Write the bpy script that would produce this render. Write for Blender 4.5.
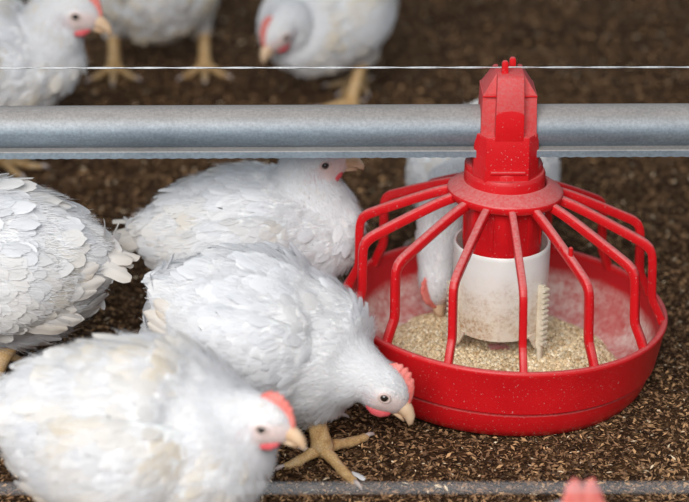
import bpy, bmesh, math, random
import numpy as np
from mathutils import Vector, Matrix, Quaternion, noise

for o in list(bpy.data.objects):
    bpy.data.objects.remove(o, do_unlink=True)
S = bpy.context.scene
COL = S.collection
PI = math.pi

# ------------------------------------------------------------------ camera
cd = bpy.data.cameras.new('camera')
cam = bpy.data.objects.new('camera', cd)
COL.objects.link(cam)
cam.location = (-.173, -1.741, .9325)
cam.rotation_euler = (math.radians(90 - 24.5), 0, 0)
cd.sensor_width = 36
cd.lens = 1800 / 689 * 36
cd.clip_start = .05
cd.dof.use_dof = True
cd.dof.focus_distance = 1.83
cd.dof.aperture_fstop = 3.7
S.camera = cam

# ------------------------------------------------------------------ world and light
w = bpy.data.worlds.new('shed_daylight')
S.world = w
w.use_nodes = True
bg = w.node_tree.nodes['Background']
bg.inputs[0].default_value = (.80, .90, 1.0, 1)
bg.inputs[1].default_value = .38
ld = bpy.data.lights.new('open_shed_side', 'AREA')
ld.shape = 'RECTANGLE'
ld.size = 2.0
ld.size_y = 1.2
ld.energy = 100
ld.color = (1, .985, .96)
lo = bpy.data.objects.new('open_shed_side', ld)
COL.objects.link(lo)
lo.location = (-.65, -2.3, 1.8)
lo.rotation_euler = (Vector((-.05, .0, .1)) - lo.location).to_track_quat('-Z', 'Y').to_euler()

S.view_settings.view_transform = 'Standard'
S.view_settings.look = 'None'
S.view_settings.exposure = 0
S.view_settings.gamma = 1
S.view_settings.use_curve_mapping = False

# ------------------------------------------------------------------ helpers
def tag(o, label=None, cat=None, group=None, kind=None):
    if label: o['label'] = label
    if cat: o['category'] = cat
    if group: o['group'] = group
    if kind: o['kind'] = kind
    return o

def link(name, me, mat=None, parent=None):
    o = bpy.data.objects.new(name, me)
    COL.objects.link(o)
    if mat and me is not None and not me.materials: me.materials.append(mat)
    if parent: o.parent = parent
    return o

def empty(name, loc=(0, 0, 0), rz=0):
    o = bpy.data.objects.new(name, None)
    COL.objects.link(o)
    o.location = loc
    o.rotation_euler = (0, 0, rz)
    o.empty_display_size = .05
    return o

def fast_mesh(name, V, F, col=None, smooth=True):
    """V (n,3), F (m,k) index arrays, col (n,3) vertex colours"""
    V = np.ascontiguousarray(V, np.float32); F = np.ascontiguousarray(F, np.int32)
    m, k = F.shape
    me = bpy.data.meshes.new(name)
    me.vertices.add(len(V)); me.vertices.foreach_set('co', V.ravel())
    me.loops.add(m * k); me.loops.foreach_set('vertex_index', F.ravel())
    me.polygons.add(m)
    me.polygons.foreach_set('loop_start', np.arange(0, m * k, k, dtype=np.int32))
    me.polygons.foreach_set('loop_total', np.full(m, k, np.int32))
    me.update(calc_edges=True)
    if smooth: me.polygons.foreach_set('use_smooth', np.ones(m, bool))
    if col is not None: paint(me, col)
    return me

def paint(me, col):
    a = me.color_attributes.new('tint', 'FLOAT_COLOR', 'POINT')
    c = np.ones((len(me.vertices), 4), np.float32); c[:, :3] = col
    a.data.foreach_set('color', c.ravel())

def bm_mesh(name, bm, smooth=True, angle=None):
    bmesh.ops.recalc_face_normals(bm, faces=bm.faces[:])
    me = bpy.data.meshes.new(name)
    bm.to_mesh(me); bm.free()
    if smooth:
        for p in me.polygons: p.use_smooth = True
        if angle: me.set_sharp_from_angle(angle=math.radians(angle))
    return me

def mesh_np(me):
    V = np.empty(len(me.vertices) * 3, np.float32); me.vertices.foreach_get('co', V)
    return V.reshape(-1, 3)

def loft(bm, P, prof, side0=Vector((0, 1, 0)), nseg=16, cap=True, power=2.0):
    """sweep elliptical sections: P list of points, prof list of (half width, half height)"""
    n = len(P); rings = []
    s = side0.copy()
    for i in range(n):
        t = (P[min(i + 1, n - 1)] - P[max(i - 1, 0)]).normalized()
        s = (s - t * s.dot(t)).normalized()
        u = t.cross(s).normalized()
        a, b = prof[i]
        r = []
        for k in range(nseg):
            th = 2 * PI * k / nseg
            c, q = math.cos(th), math.sin(th)
            c = math.copysign(abs(c) ** (2 / power), c); q = math.copysign(abs(q) ** (2 / power), q)
            r.append(bm.verts.new(P[i] + s * (a * c) + u * (b * q)))
        rings.append(r)
    for i in range(n - 1):
        for k in range(nseg):
            bm.faces.new((rings[i][k], rings[i][(k + 1) % nseg], rings[i + 1][(k + 1) % nseg], rings[i + 1][k]))
    if cap:
        bm.faces.new(rings[0][::-1]); bm.faces.new(rings[-1])
    return rings

def catmull(pts, n):
    """resample rows of numbers smoothly"""
    A = np.array(pts, float); m = len(A)
    E = np.vstack([2 * A[0] - A[1], A, 2 * A[-1] - A[-2]])
    d = np.linalg.norm(A[1:, :3] - A[:-1, :3], axis=1)
    cum = np.concatenate([[0], np.cumsum(d)])
    out = []
    for s in np.linspace(0, cum[-1], n):
        i = min(np.searchsorted(cum, s, 'right') - 1, m - 2)
        t = (s - cum[i]) / max(d[i], 1e-9)
        p0, p1, p2, p3 = E[i], E[i + 1], E[i + 2], E[i + 3]
        out.append(.5 * (2 * p1 + (p2 - p0) * t + (2 * p0 - 5 * p1 + 4 * p2 - p3) * t * t + (3 * p1 - p0 - 3 * p2 + p3) * t ** 3))
    return np.array(out)

def add_ellipsoid(bm, c, r, rot=None, seg=20, rings=12):
    res = bmesh.ops.create_uvsphere(bm, u_segments=seg, v_segments=rings, radius=1)
    M = Matrix.Translation(c) @ (rot.to_4x4() if rot else Matrix()) @ Matrix.Diagonal((*r, 1))
    bmesh.ops.transform(bm, matrix=M, verts=res['verts'])
    return res['verts']

def lathe(bm, prof, seg=64, a0=0, a1=2 * PI):
    full = abs(a1 - a0 - 2 * PI) < 1e-6
    n = seg if full else seg + 1
    R = []
    for k in range(n):
        th = a0 + (a1 - a0) * k / seg
        R.append([bm.verts.new((r * math.cos(th), r * math.sin(th), z)) for r, z in prof])
    for k in range(seg):
        A, B = R[k], R[(k + 1) % n]
        for i in range(len(prof) - 1):
            bm.faces.new((A[i], B[i], B[i + 1], A[i + 1]))
    return R

def prism(bm, pts, axis_vec, origin, ex, ey):
    """extrude polygon pts (2D in ex,ey) along axis_vec"""
    o = Vector(origin); ex = Vector(ex); ey = Vector(ey); av = Vector(axis_vec)
    a = [bm.verts.new(o + ex * x + ey * y) for x, y in pts]
    b = [bm.verts.new(v.co + av) for v in a]
    bm.faces.new(a[::-1]); bm.faces.new(b)
    for i in range(len(a)):
        j = (i + 1) % len(a)
        bm.faces.new((a[i], a[j], b[j], b[i]))
    return a + b

def bevel(bm, wd, seg=2):
    bmesh.ops.recalc_face_normals(bm, faces=bm.faces[:])
    ed = [e for e in bm.edges if len(e.link_faces) == 2 and e.calc_face_angle(0) > .5]
    bmesh.ops.bevel(bm, geom=ed, offset=wd, segments=seg, affect='EDGES', profile=.6, clamp_overlap=True)

# ------------------------------------------------------------------ materials
class NT:
    def __init__(self, name):
        self.m = bpy.data.materials.new(name); self.m.use_nodes = True
        self.t = self.m.node_tree; self.b = self.t.nodes['Principled BSDF']; self.out = self.t.nodes['Material Output']
    def n(self, typ, **kw):
        nd = self.t.nodes.new(typ)
        for k, v in kw.items():
            if k.startswith('_'): setattr(nd, k[1:], v)
            else: nd.inputs[k.replace('__', ' ')].default_value = v
        return nd
    def l(self, a, b): self.t.links.new(a, b)
    def coord(self): return self.n('ShaderNodeTexCoord').outputs['Object']
    def noise(self, scale, detail=4, rough=.55, vec=None):
        nd = self.n('ShaderNodeTexNoise', Scale=scale, Detail=detail, Roughness=rough)
        self.l(vec if vec else self.coord(), nd.inputs['Vector']); return nd
    def ramp(self, fac, stops):
        r = self.n('ShaderNodeValToRGB'); e = r.color_ramp.elements
        while len(e) < len(stops): e.new(.5)
        for el, (p, c) in zip(e, stops):
            el.position = p; el.color = (*c, 1) if len(c) == 3 else c
        self.l(fac, r.inputs[0]); return r
    def mix(self, fac, a, b, mode='MIX'):
        m = self.n('ShaderNodeMix', _data_type='RGBA', _blend_type=mode)
        for sock, v in ((m.inputs[0], fac), (m.inputs[6], a), (m.inputs[7], b)):
            if hasattr(v, 'is_output'): self.l(v, sock)
            else: sock.default_value = v if isinstance(v, (int, float)) else (*v, 1)
        return m.outputs[2]
    def bump(self, h, strength=.3, dist=.002, prev=None):
        b = self.n('ShaderNodeBump', Strength=strength, Distance=dist)
        self.l(h, b.inputs['Height'])
        if prev: self.l(prev, b.inputs['Normal'])
        return b.outputs[0]
    def base(self, c):
        if hasattr(c, 'is_output'): self.l(c, self.b.inputs['Base Color'])
        else: self.b.inputs['Base Color'].default_value = (*c, 1)
    def normal(self, n): self.l(n, self.b.inputs['Normal'])
    def set(self, **kw):
        for k, v in kw.items(): self.b.inputs[k.replace('__', ' ')].default_value = v

def BW(t): return (t, t, t)

def mat_feather():
    k = NT('feather')
    at = k.n('ShaderNodeAttribute', _attribute_name='tint')
    k.base(at.outputs['Color']); k.set(Roughness=.85, Specular__IOR__Level=.15)
    k.set(Sheen__Weight=.15, Sheen__Roughness=.6)
    nz = k.noise(420, 3)
    k.normal(k.bump(nz.outputs[0], .25, .001))
    tr = k.n('ShaderNodeBsdfTranslucent'); k.l(at.outputs['Color'], tr.inputs[0])
    mx = k.n('ShaderNodeMixShader'); mx.inputs[0].default_value = .27
    k.l(k.b.outputs[0], mx.inputs[1]); k.l(tr.outputs[0], mx.inputs[2]); k.l(mx.outputs[0], k.out.inputs[0])
    return k.m

def mat_body():
    k = NT('bird_skin_and_down')
    at = k.n('ShaderNodeAttribute', _attribute_name='tint')
    nz = k.noise(260, 4)
    c = k.mix(.5, at.outputs['Color'], k.ramp(nz.outputs[0], [(.3, BW(.72)), (.75, BW(1))]).outputs[0], 'MULTIPLY')
    k.base(c); k.set(Roughness=.7, Specular__IOR__Level=.2, Subsurface__Weight=.15, Subsurface__Scale=.004)
    k.b.inputs['Subsurface Radius'].default_value = (1, .4, .25)
    k.normal(k.bump(nz.outputs[0], .5, .0012))
    return k.m

def mat_comb(name, c1, c2):
    k = NT(name)
    nz = k.noise(140, 3)
    v = k.n('ShaderNodeTexVoronoi', Scale=700); k.l(k.coord(), v.inputs['Vector'])
    k.base(k.ramp(nz.outputs[0], [(.3, c1), (.75, c2)]).outputs[0])
    k.set(Roughness=.55, Subsurface__Weight=.25, Subsurface__Scale=.004)
    k.b.inputs['Subsurface Radius'].default_value = (1, .3, .2)
    k.normal(k.bump(v.outputs[0], .35, .0008))
    return k.m

def mat_leg():
    k = NT('scaly_yellow_leg')
    nz = k.noise(90, 4)
    v = k.n('ShaderNodeTexVoronoi', Scale=330, _feature='DISTANCE_TO_EDGE'); k.l(k.coord(), v.inputs['Vector'])
    cr = k.ramp(v.outputs[0], [(0, BW(.45)), (.12, BW(1))])
    c = k.ramp(nz.outputs[0], [(.25, (.42, .22, .08)), (.5, (.62, .40, .18)), (.8, (.68, .50, .33))]).outputs[0]
    k.base(k.mix(.55, c, cr.outputs[0], 'MULTIPLY')); k.set(Roughness=.5, Specular__IOR__Level=.35)
    k.normal(k.bump(v.outputs[0], .6, .0012))
    return k.m

def mat_simple(name, c1, c2, scale=60, rough=.5, bump=0, spec=.4, metal=0):
    k = NT(name); nz = k.noise(scale, 5)
    k.base(k.ramp(nz.outputs[0], [(.3, c1), (.7, c2)]).outputs[0])
    k.set(Roughness=rough, Specular__IOR__Level=spec, Metallic=metal)
    if bump: k.normal(k.bump(nz.outputs[0], bump, .001))
    return k.m

def mat_red(name, dust=.5, rough=.36, lo=.25, hi=.95, dcol=(.58, .36, .34)):
    """moulded red plastic; pale feed dust lies in patches, chiefly on faces that look up"""
    k = NT(name); co = k.coord()
    n1 = k.noise(16, 6, .65, co); n2 = k.noise(300, 6, .75, co); n3 = k.noise(480, 2, .6, co)
    red = k.ramp(n1.outputs[0], [(.3, (.52, .006, .010)), (.7, (.62, .009, .013))]).outputs[0]
    geo = k.n('ShaderNodeNewGeometry')
    sx = k.n('ShaderNodeSeparateXYZ'); k.l(geo.outputs['True Normal'], sx.inputs[0])
    up = k.n('ShaderNodeMapRange'); up.inputs[1].default_value = lo; up.inputs[2].default_value = hi
    k.l(sx.outputs[2], up.inputs[0])
    m1 = k.ramp(n2.outputs[0], [(.30, BW(.15)), (.72, BW(1))]).outputs[0]
    mu = k.n('ShaderNodeMath', _operation='MULTIPLY'); k.l(up.outputs[0], mu.inputs[0]); k.l(m1, mu.inputs[1])
    mm = k.n('ShaderNodeMath', _operation='MULTIPLY'); k.l(mu.outputs[0], mm.inputs[0]); mm.inputs[1].default_value = dust
    sp = k.ramp(n3.outputs[0], [(.67, BW(0)), (.72, BW(.6))]).outputs[0]
    ad = k.n('ShaderNodeMath', _operation='MAXIMUM'); k.l(mm.outputs[0], ad.inputs[0]); k.l(sp, ad.inputs[1])
    k.base(k.mix(ad.outputs[0], red, dcol))
    rr = k.n('ShaderNodeMapRange'); rr.inputs[3].default_value = rough; rr.inputs[4].default_value = .85
    k.l(ad.outputs[0], rr.inputs[0]); k.l(rr.outputs[0], k.b.inputs['Roughness'])
    k.set(Specular__IOR__Level=.35)
    k.normal(k.bump(n2.outputs[0], .06, .001))
    return k.m

def mat_pan_inside():
    """red plastic whose lower inside carries a caked coat of pale meal"""
    k = NT('red_plastic_with_meal'); co = k.coord()
    sx = k.n('ShaderNodeSeparateXYZ'); k.l(co, sx.inputs[0])
    n1 = k.noise(22, 6, .7, co); n2 = k.noise(120, 5, .75, co)
    a = k.n('ShaderNodeMath', _operation='MULTIPLY_ADD'); k.l(n1.outputs[0], a.inputs[0]); a.inputs[1].default_value = .022
    k.l(sx.outputs[2], a.inputs[2])
    lev = k.n('ShaderNodeMapRange'); lev.inputs[1].default_value = .064; lev.inputs[2].default_value = .052
    k.l(a.outputs[0], lev.inputs[0])
    pat = k.ramp(n2.outputs[0], [(.34, BW(.30)), (.58, BW(1))]).outputs[0]
    pat2 = k.ramp(n1.outputs[0], [(.40, BW(.35)), (.60, BW(1))]).outputs[0]
    m = k.n('ShaderNodeMath', _operation='MULTIPLY'); k.l(lev.outputs[0], m.inputs[0]); k.l(pat, m.inputs[1])
    m2 = k.n('ShaderNodeMath', _operation='MULTIPLY'); k.l(m.outputs[0], m2.inputs[0]); k.l(pat2, m2.inputs[1])
    k.base(k.mix(m2.outputs[0], (.50, .008, .013), (.76, .58, .53)))
    k.set(Roughness=.5)
    k.normal(k.bump(n2.outputs[0], .15, .001))
    return k.m

def mat_pipe():
    k = NT('galvanised_steel'); co = k.coord()
    mp = k.n('ShaderNodeMapping'); mp.inputs['Scale'].default_value = (.25, 1, 1); k.l(co, mp.inputs[0])
    n1 = k.noise(35, 6, .7, mp.outputs[0]); n2 = k.noise(330, 4, .7, co)
    v = k.n('ShaderNodeTexVoronoi', Scale=180); k.l(mp.outputs[0], v.inputs['Vector'])
    geo = k.n('ShaderNodeNewGeometry'); sx = k.n('ShaderNodeSeparateXYZ'); k.l(geo.outputs['Normal'], sx.inputs[0])
    up = k.n('ShaderNodeMapRange'); up.inputs[1].default_value = .05; up.inputs[2].default_value = .75; k.l(sx.outputs[2], up.inputs[0])
    zn = k.ramp(n1.outputs[0], [(.3, (.24, .29, .34)), (.7, (.38, .45, .51))]).outputs[0]
    zn = k.mix(.3, zn, k.ramp(v.outputs[1], [(0, BW(.6)), (1, BW(1))]).outputs[0], 'MULTIPLY')
    du = k.ramp(n1.outputs[0], [(.3, (.24, .22, .205)), (.7, (.33, .30, .28))]).outputs[0]
    fac = k.n('ShaderNodeMath', _operation='MULTIPLY'); k.l(up.outputs[0], fac.inputs[0]); fac.inputs[1].default_value = .9
    c = k.mix(fac.outputs[0], zn, du)
    c = k.mix(.6, c, k.ramp(n2.outputs[0], [(.35, BW(.72)), (.65, BW(1.2))]).outputs[0], 'MULTIPLY')
    rust = k.ramp(n2.outputs[0], [(.68, BW(0)), (.74, BW(.6))]).outputs[0]
    k.base(k.mix(rust, c, (.16, .09, .05)))
    mr = k.n('ShaderNodeMapRange'); mr.inputs[3].default_value = .75; mr.inputs[4].default_value = .05; k.l(fac.outputs[0], mr.inputs[0])
    k.l(mr.outputs[0], k.b.inputs['Metallic'])
    k.set(Roughness=.60)
    k.normal(k.bump(n2.outputs[0], .15, .0006))
    return k.m

def mat_white_plastic():
    k = NT('stained_white_plastic'); co = k.coord()
    n1 = k.noise(38, 7, .75, co); n2 = k.noise(260, 5, .75, co)
    sx = k.n('ShaderNodeSeparateXYZ'); k.l(co, sx.inputs[0])
    hz = k.n('ShaderNodeMapRange'); hz.inputs[1].default_value = .135; hz.inputs[2].default_value = .075; k.l(sx.outputs[2], hz.inputs[0])
    s1 = k.ramp(n1.outputs[0], [(.40, BW(0)), (.62, BW(1))]).outputs[0]
    s2 = k.ramp(n2.outputs[0], [(.44, BW(.2)), (.60, BW(1))]).outputs[0]
    m = k.n('ShaderNodeMath', _operation='MULTIPLY'); k.l(s1, m.inputs[0]); k.l(hz.outputs[0], m.inputs[1])
    m2 = k.n('ShaderNodeMath', _operation='MULTIPLY'); k.l(m.outputs[0], m2.inputs[0]); k.l(s2, m2.inputs[1])
    base = k.mix(hz.outputs[0], (.80, .78, .75), (.74, .66, .54))
    k.base(k.mix(m2.outputs[0], base, (.38, .19, .06)))
    k.set(Roughness=.42, Subsurface__Weight=.1, Subsurface__Scale=.003)
    return k.m

def mat_litter_floor():
    """trodden litter: a felt of small hulls and shavings of many browns"""
    k = NT('brown_litter'); co = k.coord()
    wn = k.noise(90, 3, .6, co)
    wv = k.n('ShaderNodeVectorMath', _operation='MULTIPLY_ADD')
    k.l(wn.outputs['Color'], wv.inputs[0]); wv.inputs[1].default_value = (.012, .012, .012); k.l(co, wv.inputs[2])
    v = k.n('ShaderNodeTexVoronoi', Scale=230); k.l(wv.outputs[0], v.inputs['Vector'])
    v2 = k.n('ShaderNodeTexVoronoi', Scale=420); k.l(wv.outputs[0], v2.inputs['Vector'])
    n1 = k.noise(3.2, 4, .6, co); n2 = k.noise(60, 8, .8, co)
    def cells(vo):
        sp = k.n('ShaderNodeSeparateColor'); k.l(vo.outputs['Color'], sp.inputs[0])
        return k.ramp(sp.outputs[0], [(0, (.030, .016, .009)), (.28, (.060, .031, .016)), (.58, (.110, .053, .024)), (.80, (.18, .086, .037)), (.93, (.29, .15, .062)), (1, (.44, .28, .14))]).outputs[0]
    a = k.mix(.45, cells(v), cells(v2))
    b = k.ramp(n1.outputs[0], [(.3, BW(.36)), (.7, BW(.66))]).outputs[0]
    d = k.ramp(n2.outputs[0], [(.30, BW(.45)), (.60, BW(1.15))]).outputs[0]
    k.base(k.mix(1., k.mix(1., a, b, 'MULTIPLY'), d, 'MULTIPLY'))
    k.set(Roughness=.95, Specular__IOR__Level=.1)
    k.normal(k.bump(n2.outputs[0], .8, .005, k.bump(v.outputs['Distance'], .7, .002)))
    return k.m

def mat_tinted(name, rough=.8, spec=.2):
    k = NT(name); at = k.n('ShaderNodeAttribute', _attribute_name='tint')
    k.base(at.outputs['Color']); k.set(Roughness=rough, Specular__IOR__Level=spec)
    return k.m

M_FEATHER = mat_feather(); M_BODY = mat_body(); M_LEG = mat_leg()
M_COMB = mat_comb('comb_flesh', (.62, .12, .10), (.78, .27, .23))
M_WATTLE = mat_comb('wattle_flesh', (.60, .06, .075), (.74, .16, .17))
M_BEAK = mat_simple('horn_beak', (.60, .38, .22), (.74, .55, .38), 90, .42, .1)
M_CLAW = mat_simple('horn_claw', (.50, .40, .36), (.66, .56, .52), 120, .4)
M_EYE = mat_simple('dark_eye', (.012, .009, .007), (.03, .02, .015), 300, .06, 0, .8)
M_LID = mat_simple('pale_eyelid', (.62, .46, .42), (.72, .58, .52), 200, .6)
M_RED = mat_red('red_plastic', .35)
M_REDDUST = mat_red('red_plastic_dusty', .75)
M_REDALL = mat_red('red_plastic_dust_coated', .62, .5, -1.2, .4, (.40, .20, .19))
M_PANIN = mat_pan_inside()
M_PIPE = mat_pipe()
M_WHITE = mat_white_plastic()
M_CREAM = mat_simple('cream_plastic', (.60, .52, .38), (.74, .67, .54), 120, .5, .05)
M_WIRE = mat_simple('steel_wire', (.36, .37, .38), (.62, .63, .64), 300, .45, .1, .5, .5)
M_CABLE = mat_simple('grey_cable', (.36, .37, .39), (.46, .47, .49), 80, .6)
M_LITTER = mat_litter_floor()
M_FLAKE = mat_tinted('litter_flake', .85, .15)
M_FEED = mat_tinted('feed_crumb', .9, .1)

rng = np.random.default_rng(7)

# ------------------------------------------------------------------ floor and litter
def vnoise(x, y, seed):
    r = np.random.default_rng(seed).random((256, 256))
    xi = np.floor(x).astype(int); yi = np.floor(y).astype(int)
    fx = x - xi; fy = y - yi
    fx = fx * fx * (3 - 2 * fx); fy = fy * fy * (3 - 2 * fy)
    g = lambda i, j: r[i % 256, j % 256]
    return (g(xi, yi) * (1 - fx) + g(xi + 1, yi) * fx) * (1 - fy) + (g(xi, yi + 1) * (1 - fx) + g(xi + 1, yi + 1) * fx) * fy

def ground(x, y):
    h = (vnoise(x * 4, y * 4, 1) - .5) * .008 + (vnoise(x * 15, y * 15, 2) - .5) * .006 + (vnoise(x * 55, y * 55, 3) - .5) * .005 + (vnoise(x * 130, y * 130, 4) - .5) * .003
    fade = np.clip(np.hypot(x, y) / .17 - .7, .12, 1)     # packed flat under the feeder
    return h * fade - .002

N = 420
s = np.linspace(-1, 1, N)
gx = 6 * (np.sinh(s * 3.4) / np.sinh(3.4)) - .2
gy = 6 * (np.sinh(s * 3.4) / np.sinh(3.4)) + .1
X, Y = np.meshgrid(gx, gy, indexing='ij')
V = np.stack([X, Y, ground(X, Y)], -1).reshape(-1, 3)
i, j = np.meshgrid(np.arange(N - 1), np.arange(N - 1), indexing='ij')
b0 = (i * N + j).ravel()
F = np.stack([b0, b0 + N, b0 + N + 1, b0 + 1], 1)
floor = link('floor', fast_mesh('floor', V, F), M_LITTER)
tag(floor, 'dark brown litter floor of rice hulls and shavings', kind='structure')

def make_flakes(n):
    yy = -.70 + 2.6 * rng.random(n) ** 2.2  # crowded near, sparse far: pale flakes paint the light's falloff into the floor
    half = .42 + .20 * (yy + .70)
    xx = -.17 + (rng.random(n) * 2 - 1) * half
    L = (.0014 + .0034 * rng.random(n) ** 2.6) * (1 + .2 * np.clip(yy, 0, 2))
    W = L * (.28 + .25 * rng.random(n))
    az = rng.random(n) * 2 * PI; tl = (rng.random(n) - .5) * .9; rl = (rng.random(n) - .5) * 1.0
    tpl = np.array([[-1, 0, 0], [.1, .9, .22], [1, 0, 0], [-.1, -.9, .22], [0, 0, -.12]])
    P = tpl[None] * np.stack([L, W, W], 1)[:, None]
    cr, sr = np.cos(rl)[:, None], np.sin(rl)[:, None]
    y1 = P[..., 1] * cr - P[..., 2] * sr; z1 = P[..., 1] * sr + P[..., 2] * cr
    ct, st = np.cos(tl)[:, None], np.sin(tl)[:, None]
    x1 = P[..., 0] * ct + z1 * st; z2 = -P[..., 0] * st + z1 * ct
    ca, sa = np.cos(az)[:, None], np.sin(az)[:, None]
    Q = np.stack([x1 * ca - y1 * sa + xx[:, None], x1 * sa + y1 * ca + yy[:, None], z2 + (ground(xx, yy) + .0012 + .002 * rng.random(n))[:, None]], -1)
    pal = np.array([[.075, .044, .028], [.19, .105, .056], [.32, .180, .090], [.50, .29, .14], [.78, .62, .42]])
    ci = rng.choice(5, n, p=[.16, .34, .32, .15, .03])
    c = pal[ci] * (.75 + .5 * rng.random((n, 1)))
    keep = np.hypot(xx, yy) > .150
    Q = Q[keep]; c = c[keep]; m = len(Q)
    f = np.array([[4, 0, 1], [4, 1, 2], [4, 2, 3], [4, 3, 0]])
    Fk = (np.arange(m) * 5)[:, None, None] + f[None]
    return fast_mesh('litter_flakes', Q.reshape(-1, 3), Fk.reshape(-1, 3), np.repeat(c, 5, 0), False)
fl = link('litter_flakes', make_flakes(230000), M_FLAKE)
tag(fl, 'loose brown hulls and shavings scattered over the floor', 'litter', kind='stuff')

# ------------------------------------------------------------------ feed pipe and wires
def make_pipe():
    bm = bmesh.new()
    r = .0218; zc = .2815
    sec = []
    for k in range(40):
        th = -PI / 2 + .55 + (2 * PI - 1.1) * k / 39
        sec.append((r * math.cos(th), zc + r * math.sin(th)))
    # closed below by a flat channel with forward lips
    zb = zc - r * math.cos(.55)
    sec += [(-.0215, zb - .0005), (-.0225, zb - .0015), (-.0225, zb - .0085), (-.0205, zb - .0090),
            (.0205, zb - .0090), (.0225, zb - .0085), (.0225, zb - .0015), (.0215, zb - .0005)]
    n = len(sec); xs = np.arange(-2.4, 2.4001, .006)
    V = []
    for ix, x in enumerate(xs):
        wob = .0008 * (1 if ix % 2 else 0)
        for q, (y, z) in enumerate(sec):
            V.append((x, y, z + (wob if n - 6 <= q <= n - 3 else 0)))
    F = []
    for a in range(len(xs) - 1):
        for q in range(n):
            F.append((a * n + q, a * n + (q + 1) % n, (a + 1) * n + (q + 1) % n, (a + 1) * n + q))
    me = fast_mesh('feed_pipe', np.array(V), np.array(F))
    me.set_sharp_from_angle(angle=math.radians(35))
    return me
pipe = link('feed_pipe', make_pipe(), M_PIPE)
pipe.rotation_euler = (0, math.radians(-.22), 0)
tag(pipe, 'long galvanised steel feed pipe running through the red feeder head', 'pipe')

def wire(name, a, b, r, mat, twist=0):
    bm = bmesh.new(); a = Vector(a); b = Vector(b)
    n = 240; d = (b - a)
    P = [a + d * (k / n) for k in range(n + 1)]
    if twist:
        for ph in (0, PI):
            Q = [p + Vector((0, math.cos(k * .9 + ph), math.sin(k * .9 + ph))) * r * .5 for k, p in enumerate(P)]
            loft(bm, Q, [(r * .62, r * .62)] * len(Q), nseg=6)
    else:
        loft(bm, P, [(r, r)] * len(P), nseg=8)
    return link(name, bm_mesh(name, bm), mat)
o = wire('shocker_wire', (-1.6, 0, .3418), (1.6, 0, .3462), .0010, M_WIRE, 1)
tag(o, 'thin twisted steel wire stretched above the feed pipe', 'wire')
o = wire('support_cable', (-1.5, -.729, .2970), (1.5, -.729, .3040), .0008, M_CABLE)
tag(o, 'grey cable stretched low across the foreground, out of focus', 'cable')

# ------------------------------------------------------------------ feeder
feeder = empty('pan_feeder', (0, 0, 0))
tag(feeder, 'round red plastic poultry pan feeder with barred grill and white inner cone', 'feeder')
GX = -.0075        # the grill sits a touch off centre on the pan
LEAN = Matrix(((1, 0, GX / .13, -GX / .13 * .08), (0, 1, 0, 0), (0, 0, 1, 0), (0, 0, 0, 1)))     # bars stand true on the rim and lean to the collar
TILT = Matrix.Translation((.003, .003, .208)) @ Matrix.Rotation(math.radians(-1.7), 4, 'X') @ Matrix.Rotation(math.radians(2.3), 4, 'Y') @ Matrix.Translation((.000, 0, -.21))

def feeder_part(name, bm, mat, parent=feeder, tilt=True, angle=35, bev=0):
    if bev: bevel(bm, bev)
    if tilt: bmesh.ops.transform(bm, matrix=TILT, verts=bm.verts[:])
    return link(name, bm_mesh(name, bm, True, angle), mat, parent)

# pan: outer shell and rim, with the inner meal-dusted face as its own sub-part
bm = bmesh.new()
lathe(bm, [(.001, -.004), (.120, -.004), (.142, -.0035), (.1530, .001), (.1592, .011), (.1622, .0225), (.1632, .0280), (.1605, .0288), (.1605, .0318), (.1650, .0322),
           (.1675, .0335), (.1705, .052), (.1735, .072), (.1752, .078), (.1756, .0805), (.1748, .0825), (.1730, .0832), (.1705, .0830), (.1690, .0818), (.1682, .079),
           (.1650, .058)], 128)
pan = feeder_part('pan', bm, M_RED, angle=50)
bm = bmesh.new()
lathe(bm, [(.1678, .0770), (.1645, .058), (.1600, .040), (.1500, .022), (.138, .0125), (.120, .0085), (.060, .010), (.035, .020), (.001, .03)], 128)
feeder_part('pan_lining', bm, M_PANIN, pan)
# collar ring of the grill
bm = bmesh.new()
lathe(bm, [(.0420, .2200), (.0435, .2220), (.0465, .2215), (.0588, .2135), (.0606, .2120), (.0608, .2100), (.0600, .2045), (.0580, .2035), (.0445, .2070), (.0420, .2090), (.0420, .2200)], 72)
bmesh.ops.translate(bm, vec=(GX, 0, 0), verts=bm.verts[:])
feeder_part('collar_ring', bm, M_REDDUST, angle=60)
# fourteen bars
BAR0 = 2.2
proto = None
for k in range(14):
    az = math.radians(-90 + BAR0 + k * 360 / 14)
    if proto is None:
        bm = bmesh.new()
        path = catmull([(.056, 0, .2055), (.075, 0, .1990), (.107, 0, .1850), (.136, 0, .1715), (.1485, 0, .1650), (.1545, 0, .1575), (.1562, 0, .1460), (.1568, 0, .126), (.1575, 0, .1080), (.1595, 0, .1010), (.1650, 0, .0900), (.1700, 0, .0775)], 34)
        P = [Vector(p) for p in path]
        hh = []
        for q, p in enumerate(P):
            hh.append((.0040, .0052 if p.z > .16 else .0046))
        loft(bm, P, hh, nseg=12, power=4.5)
        proto = bm_mesh('bar', bm, True, 50)
    bar = proto.copy()
    bar.transform(TILT @ LEAN @ Matrix.Rotation(az, 4, 'Z'))
    link('bar', bar, M_REDDUST, feeder)
# little stud on one bar
bm = bmesh.new()
loft(bm, [Vector((.122, 0, .180)), Vector((.122, 0, .1875)), Vector((.122, 0, .1945)), Vector((.122, 0, .1955))], [(.0027, .0027), (.0025, .0025), (.0023, .0023), (.0014, .0014)], nseg=10)
bmesh.ops.transform(bm, matrix=LEAN @ Matrix.Translation((0, 0, -.0035)) @ Matrix.Rotation(math.radians(-90 + BAR0 + 360 / 14), 4, 'Z'), verts=bm.verts[:])
feeder_part('stud', bm, M_RED)

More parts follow.
